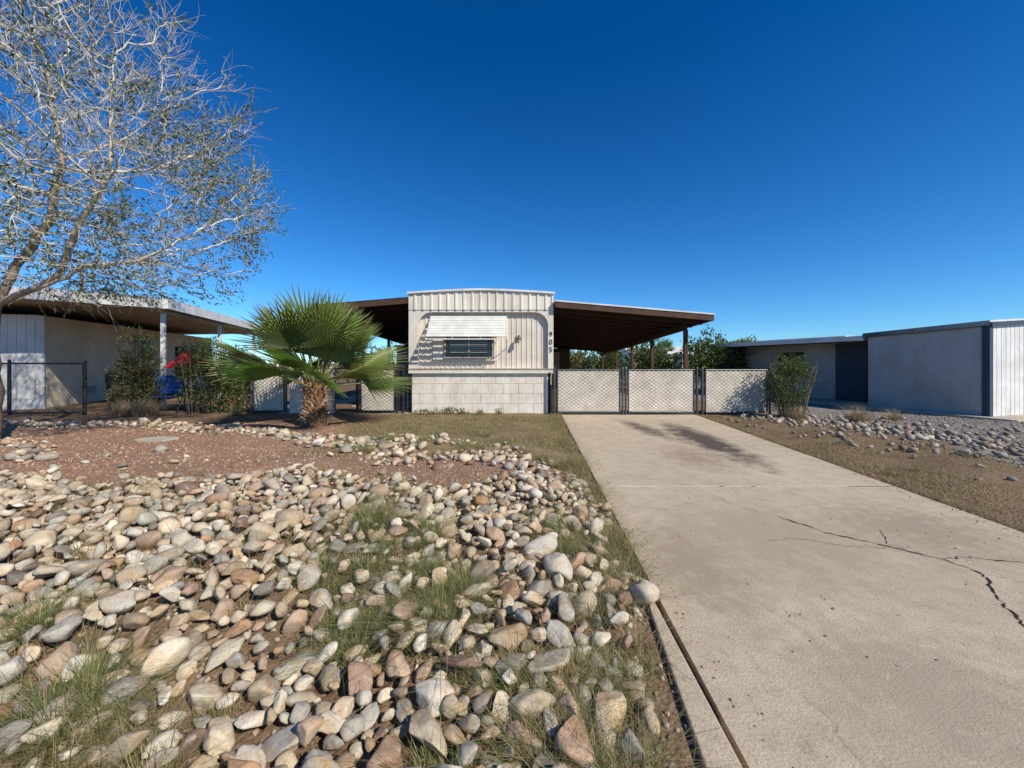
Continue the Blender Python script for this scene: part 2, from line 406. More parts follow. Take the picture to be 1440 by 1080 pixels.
chips('red_gravel',8000,lambda:(R.uniform(-9,.8),R.uniform(3.9,8.5)),dred,[(.40,.24,.16),(.31,.17,.11),(.46,.32,.22),(.25,.14,.09),(.54,.43,.32)],(.006,.015))
chips('gravel',5000,lambda:(R.uniform(6.2,12),R.uniform(3,11)),lambda x,y:1,[(.40,.36,.31),(.29,.26,.23),(.19,.17,.155),(.46,.41,.35)],(.01,.024))
chips('soil_pebbles',7000,lambda:(R.uniform(-3.5,.95),R.uniform(.8,4.4)),lambda x,y:1*(x<dl(y)-.03),[(.42,.34,.25),(.30,.23,.17),(.19,.15,.11),(.48,.42,.34)],(.004,.014))
chips('driveway_grit',700,lambda:(R.uniform(.8,4.2),R.uniform(1.0,9)),lambda x,y:1.0*(dl(y)+.02<x<dr(y)-.02)*(1 if min(x-dl(y),dr(y)-x)<.18 else .05),[(.40,.32,.22),(.27,.21,.15)],(.003,.008))

# ------------------------------------------------------------ grass
def blades(P,h,spread,w,cols,name,mt=None,parent=None,droop=.6,zb=None):
    P=np.asarray(P,float); n=len(P); h=np.broadcast_to(h,(n,))*rng.uniform(.45,1.2,n)
    z=terr(P[:,0],P[:,1]) if zb is None else np.full(n,zb)
    th=rng.uniform(0,2*np.pi,n); lean=np.abs(rng.normal(0,1,n))*spread
    d=np.stack([np.cos(th),np.sin(th)],-1); sd=np.stack([-d[:,1],d[:,0]],-1)
    ts=np.array([0,.35,.7,1.0]); ws=np.array([1,.85,.55,.1])
    V=np.zeros((n,4,2,3)); w=np.broadcast_to(w,(n,))*rng.uniform(.6,1.3,n)
    for k in range(4):
        t=ts[k]; out=(lean*t+lean*droop*t*t)*h; up=h*(t-.28*droop*t*t*np.minimum(lean*1.6,1.6))
        wig=rng.normal(0,.05,(n,2))*h[:,None]*t
        for j,sg in enumerate((-1,1)):
            V[:,k,j,:2]=P[:,:2]+d*out[:,None]+wig+sd*(sg*w*ws[k]*.5)[:,None]
            V[:,k,j,2]=z+np.maximum(up,.01*t)
    idx=np.arange(n)[:,None]*8
    F=np.concatenate([idx+np.array([2*k,2*k+1,2*k+3,2*k+2]) for k in range(3)],0)
    c=np.array(cols)[rng.integers(0,len(cols),n)]*rng.uniform(.7,1.25,size=(n,1))
    return V.reshape(-1,3),F,np.repeat(c,8,0)
def merge(L):
    o=0;Vs=[];Fs=[];Cs=[]
    for v,f,c in L: Vs.append(v);Fs.append(f+o);Cs.append(c);o+=len(v)
    return np.vstack(Vs),np.vstack(Fs),np.vstack(Cs)
DRY=[(.50,.39,.21),(.42,.32,.16),(.56,.46,.27),(.30,.23,.12)]
GRN=[(.18,.22,.06),(.14,.175,.045),(.24,.27,.09),(.32,.30,.12)]
MIX=DRY+GRN
def rp(n,x0,x1,y0,y1,f):
    out=[]
    while len(out)<n:
        x=R.uniform(x0,x1);y=R.uniform(y0,y1)
        if R.random()<f(x,y): out.append((x,y))
    return out
def clumpn(x,y,s=1.3): return max(0,min(1,.5+1.6*noise.noise(Vector((x*s,y*s,3.3)))))
L=[]
P=rp(15000,-3.6,1.25,4.9,10.2,lambda x,y:(x<dl(y)-.02)*clumpn(x,y,1.6)*(1 if y>5.8 else .5)*float(sstep(-3.7,-2.5,x)))
L.append(blades(P,.05,.7,.005,MIX,'g'))
P=rp(6500,3.9,6.9,2.5,10.2,lambda x,y:(x>dr(y)+.02)*clumpn(x,y,1.4)**1.5*(1.0 if x<dr(y)+1.2 else .35))
L.append(blades(P,.05,.7,.005,DRY+DRY+GRN,'g'))
P=rp(10000,.1,1.4,2.1,10.2,lambda x,y:(abs(dl(y)-.10-x)<.15+.08*math.sin(y*4))*max(.12,clumpn(x,y,2.2)))
L.append(blades(P,.085,.9,.0032,DRY+MIX,'g'))
P=rp(2600,3.9,4.9,2,10.2,lambda x,y:(abs(dr(y)+.03-x)<.08)*clumpn(x,y,3))
L.append(blades(P,.07,.9,.004,DRY+DRY+GRN,'g'))
P=rp(6500,-5,.6,1.0,4.2,lambda x,y:clumpn(x,y,1.2)**3)
L.append(blades(P,.12,.6,.0026,MIX,'g'))
v,f,c=merge(L); fast('grass',v,f,M['blade'],c)
def weed(cx,cy,rad,n,h,cols,w=.0024,spread=.75):
    r=rad*np.abs(rng.normal(0,.5,n)); t=rng.uniform(0,6.28,n)
    P=np.stack([cx+r*np.cos(t),cy+r*np.sin(t)],-1)
    return blades(P,h,spread,w,cols,'w')
GW=[(.22,.27,.08),(.28,.32,.11),(.15,.19,.055),(.38,.36,.17),(.50,.42,.23)]
L=[]
for (a,c2,q) in WEEDS:
    for k in range(int(5+q*30)):
        aa=R.uniform(0,6.28); rr=q*R.random()**.5
        L.append(weed(a+rr*math.cos(aa),c2+rr*math.sin(aa),.085,int(R.uniform(90,230)),R.uniform(.09,.2),GW,spread=.95))
for k in range(34): L.append(weed(R.uniform(.0,.5),R.uniform(1.1,1.7),.1,110,R.uniform(.08,.15),GW+DRY,spread=.9))
for k in range(22): L.append(weed(R.uniform(.2,.62),R.uniform(1.6,2.6),.09,100,R.uniform(.08,.15),GW+DRY,spread=.9))
for k in range(24): L.append(weed(R.uniform(-2.1,-1.1),R.uniform(1.12,1.55),.1,120,R.uniform(.08,.16),GW+DRY,spread=.9))
for k in range(10): L.append(weed(R.uniform(-.5,.2),R.uniform(1.15,1.7),.07,80,.12,GW,spread=.9))
for k in range(38):
    y=R.uniform(2.0,5.5); L.append(weed(float(dl(y))-R.uniform(.02,.3),y,.08,95,.14,GW+DRY,spread=1.0))
for k in range(50): L.append(weed(R.uniform(-4.2,.2),R.uniform(1.6,4.3),.06,int(R.uniform(20,80)),.12,GW+DRY,spread=.9))
for k in range(14): L.append(weed(R.uniform(-2.4,-.3),R.uniform(5.2,6.8),.14,150,.15,GW))
for k in range(8): L.append(weed(R.uniform(-.2,.8),R.uniform(4.4,5.8),.12,120,.14,GW+DRY))
for k in range(16): L.append(weed(R.uniform(4.5,6.8),R.uniform(4,9.5),.14,90,.12,DRY+GRN))
v,f,c=merge(L); fast('weeds',v,f,M['blade'],c)

# ------------------------------------------------------------ tubes from edge lists / leaves
def edge_tubes(A,B,ra,rb,n=4):
    A=np.asarray(A,float);B=np.asarray(B,float);ra=np.asarray(ra);rb=np.asarray(rb)
    d=B-A; d/=np.linalg.norm(d,axis=1,keepdims=True)+1e-9
    ref=np.where(np.abs(d[:,2:3])<.9,np.array([[0,0,1.]]),np.array([[1.,0,0]]))
    u=np.cross(d,ref); u/=np.linalg.norm(u,axis=1,keepdims=True)+1e-9; w=np.cross(d,u)
    V=np.zeros((len(A),2,n,3))
    for i in range(n):
        t=2*math.pi*i/n; o=u*math.cos(t)+w*math.sin(t)
        V[:,0,i]=A-d*ra[:,None]*.25+o*ra[:,None]; V[:,1,i]=B+o*rb[:,None]
    idx=np.arange(len(A))[:,None]*2*n
    F=np.concatenate([idx+np.array([i,(i+1)%n,n+(i+1)%n,n+i]) for i in range(n)],0)
    return V.reshape(-1,3),F
def leaves(P,D,ln,wd,cols):
    P=np.asarray(P,float); n=len(P); D=np.asarray(D,float)+rng.normal(0,.6,(n,3)); D/=np.linalg.norm(D,axis=1,keepdims=True)+1e-9
    q=rng.normal(size=(n,3)); s=np.cross(D,q); s/=np.linalg.norm(s,axis=1,keepdims=True)+1e-9
    l=(ln*rng.uniform(.6,1.3,n))[:,None]; w=(wd*rng.uniform(.7,1.3,n))[:,None]
    V=np.stack([P,P+D*l*.45+s*w*.5,P+D*l,P+D*l*.45-s*w*.5],1)
    c=np.array(cols)[rng.integers(0,len(cols),n)]*rng.uniform(.6,1.3,size=(n,1))
    return V.reshape(-1,3),np.arange(n*4).reshape(n,4),np.repeat(c,4,0)
def big_tree():
    C=np.array([-7.85,6.5,4.85]); Rd=np.array([3.5,3.1,3.1])
    A=[]
    while len(A)<3000:
        p=rng.uniform(-1,1,3); l=np.linalg.norm(p)
        if l>1: continue
        if R.random()>.35+.65*l: continue
        q=C+p*Rd
        if q[2]<2.45+.10*abs(q[0]+8): continue
        if noise.noise(Vector(q)*.85)<-.2: continue
        if q[0]>-5.2 and noise.noise(Vector(q)*1.5)<-.05: continue
        A.append(q)
    A=np.array(A)
    nodes=[];par=[]
    def limb(pts,start=None):
        last=start
        for a,b2 in zip(pts[:-1],pts[1:]):
            a=np.array(a,float);b2=np.array(b2,float);n=max(1,int(np.linalg.norm(b2-a)/.14))
            for i in range(n):
                t=(i+1)/n
                nodes.append(a+(b2-a)*t+rng.normal(0,.012,3)); par.append(-1 if last is None else last); last=len(nodes)-1
        return last
    nodes.append(np.array([-8.22,6.2,-.1])); par.append(-1)
    f=limb([(-8.22,6.2,-.1),(-8.2,6.2,.9),(-8.27,6.2,1.6),(-8.25,6.2,2.15)],0)
    a=limb([(-8.25,6.2,2.15),(-7.8,6.15,2.42),(-7.1,6.1,2.6),(-6.7,6.1,2.85),(-5.9,6.15,2.95),(-5.4,6.2,3.2)],f)
    b2=limb([(-8.25,6.2,2.15),(-8.1,6.4,2.9),(-7.7,6.5,3.7),(-7.5,6.5,4.6)],f)
    c=limb([(-8.25,6.2,2.15),(-8.8,6.4,2.9),(-9.3,6.6,3.8)],f)
    limb([(-7.1,6.1,2.62),(-6.6,5.9,3.3),(-6.0,5.8,4.1)],a-14)
    near=np.full(len(A),1e9); ni=np.zeros(len(A),int)
    def upd(i0):
        nonlocal near,ni
        Q=np.array(nodes[i0:]); D=np.linalg.norm(A[:,None]-Q[None],axis=2); k=D.argmin(1); dm=D[np.arange(len(A)),k]
        b=dm<near; near=np.where(b,dm,near); ni=np.where(b,k+i0,ni)
    upd(0)
    for it in range(110):
        act=near<2.2
        if not act.any(): break
        g={}
        for i in np.where(act)[0]:
            v=A[i]-nodes[ni[i]]; g.setdefault(ni[i],[]).append(v/(np.linalg.norm(v)+1e-9))
        i0=len(nodes)
        for k,vs in g.items():
            d=np.mean(vs,0)+rng.normal(0,.13,3); d/=np.linalg.norm(d)+1e-9
            nodes.append(nodes[k]+d*.13); par.append(k)
        upd(i0); keep=near>.2
        A=A[keep];near=near[keep];ni=ni[keep]
        if len(nodes)>9000 or len(A)==0: break
    n=len(nodes); P=np.array(nodes); r=np.zeros(n)
    acc=np.zeros(n)
    for i in range(n-1,-1,-1):
        r[i]=.0052 if acc[i]==0 else acc[i]**(1/2.45)
        if par[i]>=0: acc[par[i]]+=r[i]**2.45
    r=np.minimum(r,.16)
    par=np.array(par); e=np.where(par>=0)[0]
    T=[]
    big=e[r[e]>.02]; sm=e[r[e]<=.02]
    def colr(rad,k):
        t=np.clip((rad-.015)/.05,0,1)[:,None]; c=np.array([[.74,.68,.57]])*(1-t)+np.array([[.18,.135,.10]])*t
        return np.repeat(c*rng.uniform(.8,1.1,(len(rad),1)),k,0)
    v,f2=edge_tubes(P[par[big]],P[big],np.minimum(r[par[big]],r[big]*1.25),r[big],8); T.append((v,f2,colr(r[big],16)))
    v,f2=edge_tubes(P[par[sm]],P[sm],np.minimum(r[par[sm]],r[sm]*1.4),r[sm],4); T.append((v,f2,colr(r[sm],8)))
    tw=e[r[e]<.013]; A1=[];B1_=[];ra=[];rb=[];LP=[];LD=[]
    for i in tw:
        d0=P[i]-P[par[i]]; d0/=np.linalg.norm(d0)+1e-9
        outw=P[i]-np.array([-8,6.4,3.0]); outw/=np.linalg.norm(outw)+1e-9
        for _ in range(2 if r[i]<.0075 else 1):
            d=d0*.6+outw*.5+rng.normal(0,.42,3); d/=np.linalg.norm(d); p=P[i].copy(); L0=R.uniform(.07,.16); rr=.0042
            lf=noise.noise(Vector(p)*.9+Vector((5,2,8)))+.20*(p[0]>-6.6)-.16*(p[2]>5.4)+.14*(p[2]<4.0)
            for k in range(4):
                q=p+d*L0; A1.append(p);B1_.append(q);ra.append(rr);rb.append(rr*.75); rr*=.78
                if lf>.10:
                    for _k in range(3 if lf>.25 else 2): LP.append(p+(q-p)*R.random());LD.append(d+np.array([0,0,-.3]))
                elif R.random()<.14: LP.append(q);LD.append(d)
                p=q; d=d+rng.normal(0,.2,3)+np.array([0,0,.02]); d/=np.linalg.norm(d)
    v,f2=edge_tubes(A1,B1_,ra,rb,3)
    tree=empty('sparse_leafed_tree',(0,0,0))
    vv,ff,cc=merge(T); fast('trunk_and_limbs',vv,ff,M['bark'],cc,tree)
    fast('twigs',v,f2,M['bark'],np.array([[.78,.72,.62]])*np.ones((len(v),1)),tree)
    v,f2,c=leaves(LP,LD,.074,.022,[(.13,.18,.055),(.17,.22,.075),(.10,.135,.045),(.24,.26,.11)])
    fast('leaves',v,f2,M['leaf'],c,tree,smooth=False)
    print('tree nodes',n,'twigs',len(A1),'leaves',len(LP))
big_tree()

# ------------------------------------------------------------ bushes
def bush(name,blobs,n,ln,wd,cols,stem=True,flow=None):
    e=empty(name,(blobs[0][0],blobs[0][1],0)); ox,oy=blobs[0][0],blobs[0][1]
    P=[];D=[]
    tot=sum(b[3]*b[4]*b[5] for b in blobs)
    SA=[];SB=[];sr=[]
    for (x,y,z,rx,ry,rz) in blobs:
        k=int(n*rx*ry*rz/tot); i=0
        while i<k:
            p=rng.normal(size=3); p/=np.linalg.norm(p); l=R.random()**.4
            lump=1+.45*noise.noise(Vector((p[0]*2.2+x,p[1]*2.2+y,p[2]*2.2)))+.35*noise.noise(Vector((p[0]*6+x,p[1]*6+y,p[2]*6)))
            q=np.array([x-ox,y-oy,z])+p*l*lump*np.array([rx,ry,rz])
            if noise.noise(Vector((q[0]+x,q[1],q[2]))*3.2)<-.12 or q[2]<.02: 
                i+=.3; continue
            P.append(q);D.append(p+np.array([0,0,.5])); i+=1
        if stem:
            for _ in range(14):
                t=R.uniform(0,6.28); a=np.array([x-ox+.12*math.cos(t),y-oy+.12*math.sin(t),-.02]); dirv=np.array([math.cos(t)*rx*.8,math.sin(t)*ry*.8,z+rz*.7*R.random()])
                m1=a+dirv*.5+np.array([0,0,.1]); SA+=[a,m1];SB+=[m1,a+dirv];sr+=[.014,.009]
    v,f2,c=leaves(P,D,ln,wd,cols); fast('foliage',v,f2,M['leaf'],c,e,smooth=False)
    if stem:
        v,f2=edge_tubes(SA,SB,np.array(sr),np.array(sr)*.6,5); fast('stems',v,f2,M['bark'],np.array([[.2,.16,.12]])*np.ones((len(v),1)),e)
    if flow:
        ids=rng.integers(0,len(P),flow[1]); v,f2,c=leaves(np.array(P)[ids]+rng.normal(0,.03,(flow[1],3)),np.array(D)[ids],flow[2],flow[2]*.8,[flow[0]]); fast('flowers',v,f2,M['leaf'],c,e,smooth=False)
    return e
DG=[(.11,.165,.035),(.15,.21,.05),(.08,.12,.03),(.22,.26,.08)]
OG=[(.17,.20,.06),(.22,.25,.08),(.12,.145,.045),(.36,.30,.14)]
bush('shrub',[(6.75,9.55,.9,.48,.45,.62),(7.0,9.6,1.2,.35,.35,.35),(6.6,9.5,.45,.35,.35,.4)],7500,.045,.026,DG)
bush('oleander_shrub',[(-10.0,10.5,1.25,.45,.42,1.0),(-10.15,10.4,.7,.42,.4,.6),(-9.8,10.45,.5,.4,.4,.45)],8500,.085,.026,OG,flow=((.6,.1,.08),90,.06))
bush('oleander_shrub',[(-8.0,10.4,1.0,.75,.5,.9),(-7.35,10.5,.85,.65,.45,.8),(-8.4,10.3,1.35,.4,.4,.5)],12000,.085,.026,DG,flow=((.75,.25,.22),110,.06))
bush('oleander_tree',[(8.6,17.3,1.4,1.15,.9,1.2),(9.5,17.5,1.3,.9,.8,1.0)],9500,.13,.06,DG,flow=((.7,.65,.6),60,.09))
bush('oleander_tree',[(10.5,17.9,1.3,1.0,.8,1.0),(11.3,18.2,1.1,.7,.6,.8)],7000,.13,.06,OG)
bush('oleander_tree',[(7.1,18.5,1.1,.8,.7,.95),(6.4,18.8,.8,.6,.5,.7)],5200,.13,.06,DG)
bush('oleander_tree',[(5.9,24,1.1,1.1,.9,1.3)],4200,.17,.08,DG)
bush('oleander_tree',[(8.2,24,1.3,1.2,.9,1.6)],4800,.17,.08,DG)
bush('oleander_tree',[(3.9,25,1.0,1.1,.9,1.2)],3600,.17,.08,OG)
bush('background_hedge',[(-6.5,25,1.2,2.5,1,1.4),(-4,24,1.1,2,1,1.2),(-9,24,1.1,2,1,1.3)],7000,.2,.08,DG)
bush('background_hedge',[(3+6*i,52+3*math.sin(i),1.2,3.6,1.5,1.5+.5*math.sin(i*2.3)) for i in range(10)],9000,.5,.22,DG,stem=False)
bush('low_weed',[(-1.6,10.05,.06,.5,.12,.12),(-.6,10.05,.05,.35,.1,.12),(-2.3,10.0,.05,.3,.1,.1)],1500,.05,.02,OG,stem=False,flow=((.5,.05,.05),14,.05))
def dead(name,x,y,rad,n,h,cols=None):
    t=rng.uniform(0,6.28,n); r=rad*rng.uniform(0,1,n)
    P=np.stack([r*np.cos(t)*.4,r*np.sin(t)*.4],-1)
    v,f2,c=blades(P,h,.7,.006,cols or [(.62,.50,.32),(.48,.37,.23),(.36,.27,.17)],'d',zb=0)
    o=fast(name,v,f2,M['blade'],c); o.location=(x,y,float(terr(x,y))-.01)
dead('dry_bunchgrass',-9.2,9.8,.6,900,.45); dead('dry_bunchgrass',-9.8,9.8,.4,500,.42)
dead('dry_bunchgrass',7.8,8.8,.4,450,.4); dead('dry_bunchgrass',6.7,9.2,.4,400,.35); dead('dry_bunchgrass',8.7,8.9,.3,260,.3)
dead('dry_bunchgrass',-6.9,9.8,.3,300,.25,GRN+DRY)
for (px,py,s) in ((-10.6,11.6,.22),(-8.9,12.4,.2),(-6.9,11.2,.18)):
    e=empty('potted_plant',(px,py,.012)); mb=MB(); mb.tube((0,0,0),(0,0,.3),s*.65,M['terra'],14,s); mb.tube((0,0,.26),(0,0,.32),s*1.08,M['terra'],14); mb.obj('pot',e)
    Pp=rng.normal(0,1,(500,3)); Pp/=np.linalg.norm(Pp,axis=1,keepdims=True); Pp=Pp*np.array([s*1.5,s*1.5,s*1.6])*rng.uniform(.3,1,(500,1))+np.array([0,0,.32+s*1.4])
    v,f2,c=leaves(Pp,Pp-np.array([0,0,.3]),.1,.04,DG); fast('foliage',v,f2,M['leaf'],c,e,smooth=False)

# ------------------------------------------------------------ fan palms
def fan_palm(name,x,y,h,L,nl,trunk_r,seed,boots=True,segs=34,elr=(84,86)):
    Rr=random.Random(seed); e=empty(name,(x,y,float(terr(x,y)) if y<14 else 0))
    V=[];F=[];C=[]; PA=[];PB=[];pr=[]
    for li in range(nl):
        az=li*2.39996+Rr.uniform(-.25,.25); t=li/(nl-1)
        el=math.radians(elr[0]-elr[1]*t**1.1+Rr.uniform(-7,7)); pl=L*Rr.uniform(.38,.52); fl=L*Rr.uniform(.50,.62)
        d=Vector((math.cos(az)*math.cos(el),math.sin(az)*math.cos(el),math.sin(el)))
        base=Vector((math.cos(az)*.1,math.sin(az)*.1,h-.05-.12*t))
        mid=base+d*pl*.5+Vector((0,0,.02)); hub=base+d*pl
        PA+=[base,mid];PB+=[mid,hub];pr+=[(.024,.018),(.018,.012)]
        up=Vector((0,0,1)); side=d.cross(up)
        if side.length<.05: side=Vector((1,0,0))
        side.normalize(); nrm=side.cross(d).normalized()
        tw=Rr.uniform(-.6,.6); side,nrm=(side*math.cos(tw)+nrm*math.sin(tw)),(nrm*math.cos(tw)-side*math.sin(tw))
        half=math.radians(Rr.uniform(68,98)); col=(.15,.225,.045) if Rr.random()<.75 else (.23,.30,.07)
        col=[c*Rr.uniform(.75,1.15) for c in col]
        def pt(a,r,up_=0,dr=0):
            q=hub+(d*math.cos(a)+side*math.sin(a))*r+nrm*(up_-.16*r*abs(math.sin(a)))
            q.z-=dr; return q
        da=half/segs
        for s in range(segs):
            a=-half+(2*s+1)*da; ll=fl*(.70+.30*math.cos(a*.85))*Rr.uniform(.88,1.05); r1=ll*.40
            o=len(V); drp=Rr.uniform(0,.06)*ll
            V+=[hub,pt(a-da,r1),pt(a,r1,.024),pt(a+da,r1),pt(a-da*.40,ll*.74,.004,drp*.35),pt(a,ll*.74,.016,drp*.35),pt(a+da*.40,ll*.74,.004,drp*.35),pt(a+Rr.uniform(-.04,.04),ll,0,drp)]
            F+=[(o,o+1,o+2),(o,o+2,o+3),(o+1,o+4,o+2),(o+4,o+5,o+2),(o+2,o+5,o+3),(o+5,o+6,o+3),(o+4,o+7,o+5),(o+5,o+7,o+6)]
            C+=[tuple(c*1.25 for c in col)]+[tuple(col)]*6+[(.32,.31,.11)]
    fast('fronds',np.array([tuple(v) for v in V]),np.array(F),M['palmleaf'],np.array(C),e,smooth=False)
    v,f2=edge_tubes([tuple(a) for a in PA],[tuple(a) for a in PB],np.array([p[0] for p in pr]),np.array([p[1] for p in pr]),5)
    fast('petioles',v,f2,M['palmleaf'],np.array([[.34,.35,.13]])*np.ones((len(v),1)),e)
    n=10;zs=[-.05,.06,.2,h*.4,h*.6,h*.85,h]; rs=[1.35,1.1,.85,.75,.85,1.0,.6]
    V=[];F=[]
    for z,rq in zip(zs,rs):
        for i in range(n): t=i/n*6.283; q=trunk_r*rq*Rr.uniform(.92,1.08); V.append((q*math.cos(t),q*math.sin(t),z))
    for k in range(len(zs)-1):
        for i in range(n): F.append((k*n+i,k*n+(i+1)%n,(k+1)*n+(i+1)%n,(k+1)*n+i))
    fast('trunk',np.array(V),np.array(F),M['bark'],np.array([[.20,.11,.06]])*np.ones((len(V),1)),e)
    if boots:
        A_=[];B_=[];ra=[];rb=[];Cc=[]
        for i in range(150):
            t=i*2.39996; z=.04+(h-.06)*i/150; k=np.interp(z,zs,rs)*trunk_r*.93; el=Rr.uniform(.35,1.15)
            a=np.array([k*math.cos(t),k*math.sin(t),z]); ln=Rr.uniform(.09,.19)
            tt=t+Rr.uniform(-.5,.5); b3=a+ln*np.array([math.cos(tt)*math.cos(el),math.sin(tt)*math.cos(el),math.sin(el)])
            A_.append(a);B_.append(b3);ra.append(.034);rb.append(.012); c=Rr.choice([(.46,.26,.13),(.34,.18,.085),(.56,.39,.23),(.20,.12,.07)]); Cc+=[c]*10
        v,f2=edge_tubes(A_,B_,np.array(ra),np.array(rb),5); fast('leaf_boots',v,f2,M['bark'],np.array(Cc),e,smooth=False)
        nb=600; t=rng.uniform(0,6.28,nb); z=rng.uniform(.02,h,nb); A_=np.stack([np.cos(t)*trunk_r*.8,np.sin(t)*trunk_r*.8,z],-1)
        B_=A_+np.stack([np.cos(t)*.1,np.sin(t)*.1,rng.uniform(-.12,.08,nb)],-1)+rng.normal(0,.05,(nb,3))
        v,f2=edge_tubes(A_,B_,np.full(nb,.003),np.full(nb,.001),3); fast('fibres',v,f2,M['bark'],np.array([[.46,.34,.21]])*np.ones((len(v),1)),e)
    return e
fan_palm('fan_palm',-4.12,8.2,.95,2.0,30,.21,3,elr=(84,74))
for (px,py,ph,s) in ((13.2,34,2.2,5),(21.6,36,2.5,6),(9.2,36,1.7,8)):
    fan_palm('fan_palm',px,py,ph,1.4,16,.2,s,False,12)

# ------------------------------------------------------------ mobile home
home=empty('mobile_home',(0,0,0))
def ribbed(mb,x0,x1,z0,z1,y,pitch,dep,mm,ztop=None):
    x=x0; vs=[];pr=[]
    while x<x1-1e-6:
        w=min(pitch,x1-x)
        pr+=[(x,y),(x+w*.62,y),(x+w*.70,y-dep),(x+w*.90,y-dep),(x+w*.98,y)]; x+=w
    pr.append((x1,y))
    zt=ztop or (lambda q:z1)
    vs=[(a,c,z0) for a,c in pr]+[(a,c,zt(a)) for a,c in pr]; n=len(pr)
    mb.add(vs,[(i,i+1,n+i+1,n+i) for i in range(n-1)],mm)
X0,X1=-2.72,1.09; XC=(X0+X1)/2
top=lambda x:3.17+.09*(1-abs((x-XC)/(X1-XC))**1.5)
mb=MB()
n=16
for k in range(n):
    a=X0+.02+(X1-X0-.04)*k/n;b2=X0+.02+(X1-X0-.04)*(k+1)/n
    mb.hexa([(a,10.45,1.07),(b2,10.45,1.07),(b2,26,1.07),(a,26,1.07),(a,10.45,top(a)-.02),(b2,10.45,top(b2)-.02),(b2,26,top(b2)-.02),(a,26,top(a)-.02)],M['white'])
mb.obj('body',home)
mb=MB()
for k in range(n):
    a=X0-.03+(X1-X0+.06)*k/n;b2=X0-.03+(X1-X0+.06)*(k+1)/n
    mb.hexa([(a,10.22,top(a)-.015),(b2,10.22,top(b2)-.015),(b2,26.1,top(b2)-.015),(a,26.1,top(a)-.015),(a,10.22,top(a)+.035),(b2,10.22,top(b2)+.035),(b2,26.1,top(b2)+.035),(a,26.1,top(a)+.035)],M['roofw'])
mb.obj('roof',home)
mb=MB(); ribbed(mb,X0,X1,2.74,3.17,10.28,.215,.022,M['white'],lambda q:top(q)-.017)
mb.add([(X0,10.28,2.74),(X0,10.45,2.74),(X0,10.45,3.15),(X0,10.28,3.15)],[(0,1,2,3)],M['white'])
mb.add([(X1,10.28,2.74),(X1,10.45,2.74),(X1,10.45,3.15),(X1,10.28,3.15)],[(3,2,1,0)],M['white'])
mb.obj('ribbed_parapet',home)
mb=MB(); ribbed(mb,X0+.05,X1-.05,1.15,2.72,10.42,.135,.014,M['panel']); mb.obj('recessed_siding',home)
hx0,hx1,hz0,hz1=-2.47,.95,1.20,2.68
def arc(cx,cz,r,a0,a1,k=10): return [(cx+r*math.cos(math.radians(a0+(a1-a0)*i/k)),cz+r*math.sin(math.radians(a0+(a1-a0)*i/k))) for i in range(k+1)]
rad=.36
inner=[(hx0,hz0)]+arc(hx0+rad,hz1-rad,rad,180,90)+arc(hx1-rad,hz1-rad,rad,90,0)+[(hx1,hz0)]
outer=[(X0,hz0)]+[(X0,hz0+(2.745-hz0)*(.35+.13*i)) if i<5 else (X0+(hx0+rad-X0)*(i-5)/5,2.745) for i in range(11)]+\
      [(hx1-rad+(X1-hx1+rad)*i/5,2.745) if i<=5 else (X1,hz0+(2.745-hz0)*(1-.13*(i-5))) for i in range(11)]+[(X1,hz0)]
mb=MB(); k=len(inner)
yf=10.295
vs=[(a,yf,c) for a,c in outer]+[(a,yf,c) for a,c in inner]+[(a,10.43,c) for a,c in inner]+[(a,10.45,c) for a,c in outer]
mb.add(vs,[(i,i+1,k+i+1,k+i) for i in range(k-1)]+[(k+i,k+i+1,2*k+i+1,2*k+i) for i in range(k-1)]+[(3*k+i,3*k+i+1,i+1,i) for i in range(k-1)],M['white2'])
mb.box(X0,X1,10.27,10.46,1.07,1.198,M['white2'])
mb.box(X0-.005,X1+.005,10.255,10.28,1.17,1.20,M['tan'])
mb.obj('front_surround',home)
mb=MB(); mb.box(X0+.08,X1-.14,10.362,10.5,-.1,1.068,M['block'])
z=0.0
for r_ in range(4):
    hh=.262; x=X0+.07-(.2 if r_%2 else 0)
    while x<X1-.14:
        a=max(x,X0+.07);b2=min(x+.40,X1-.13)
        if b2-a>.05: mb.box(a+.003,b2-.003,10.352+R.uniform(-.002,.002),10.3615,z+.003,z+hh-.003,M['block'])
        x+=.403
    z+=.2645
mb.obj('skirting',home,bevel=.003)
mb=MB(); mb.box(X0+.02,X0+.06,10.5,25.9,0,1.06,M['tan']); mb.box(X1-.06,X1-.02,10.5,25.9,0,1.06,M['tan']); mb.obj('side_skirting',home)
mb=MB()
wx0,wx1,wz0,wz1=-2.1,-.42,1.44,2.40
mb.box(wx0,wx1,10.375,10.40,wz0,wz1,M['white2'])
mb.box(-1.76,-.50,10.365,10.374,1.50,2.36,M['glass'])
for z in np.arange(1.62,2.3,.05): mb.box(-1.64,-.66,10.360,10.363,z,z+.010,M['blind'])
for a,b2,c,d in ((-1.80,-1.75,1.46,2.38),(-.53,-.47,1.46,2.38),(-1.16,-1.12,1.5,2.36)): mb.box(a,b2,10.345,10.372,c,d,M['tan'])
mb.box(-1.80,-.47,10.34,10.372,1.45,1.50,M['tan']); mb.box(wx0-.02,wx1+.02,10.33,10.374,1.40,1.44,M['white2'])
mb.obj('window',home)
mb=MB(); ns=8
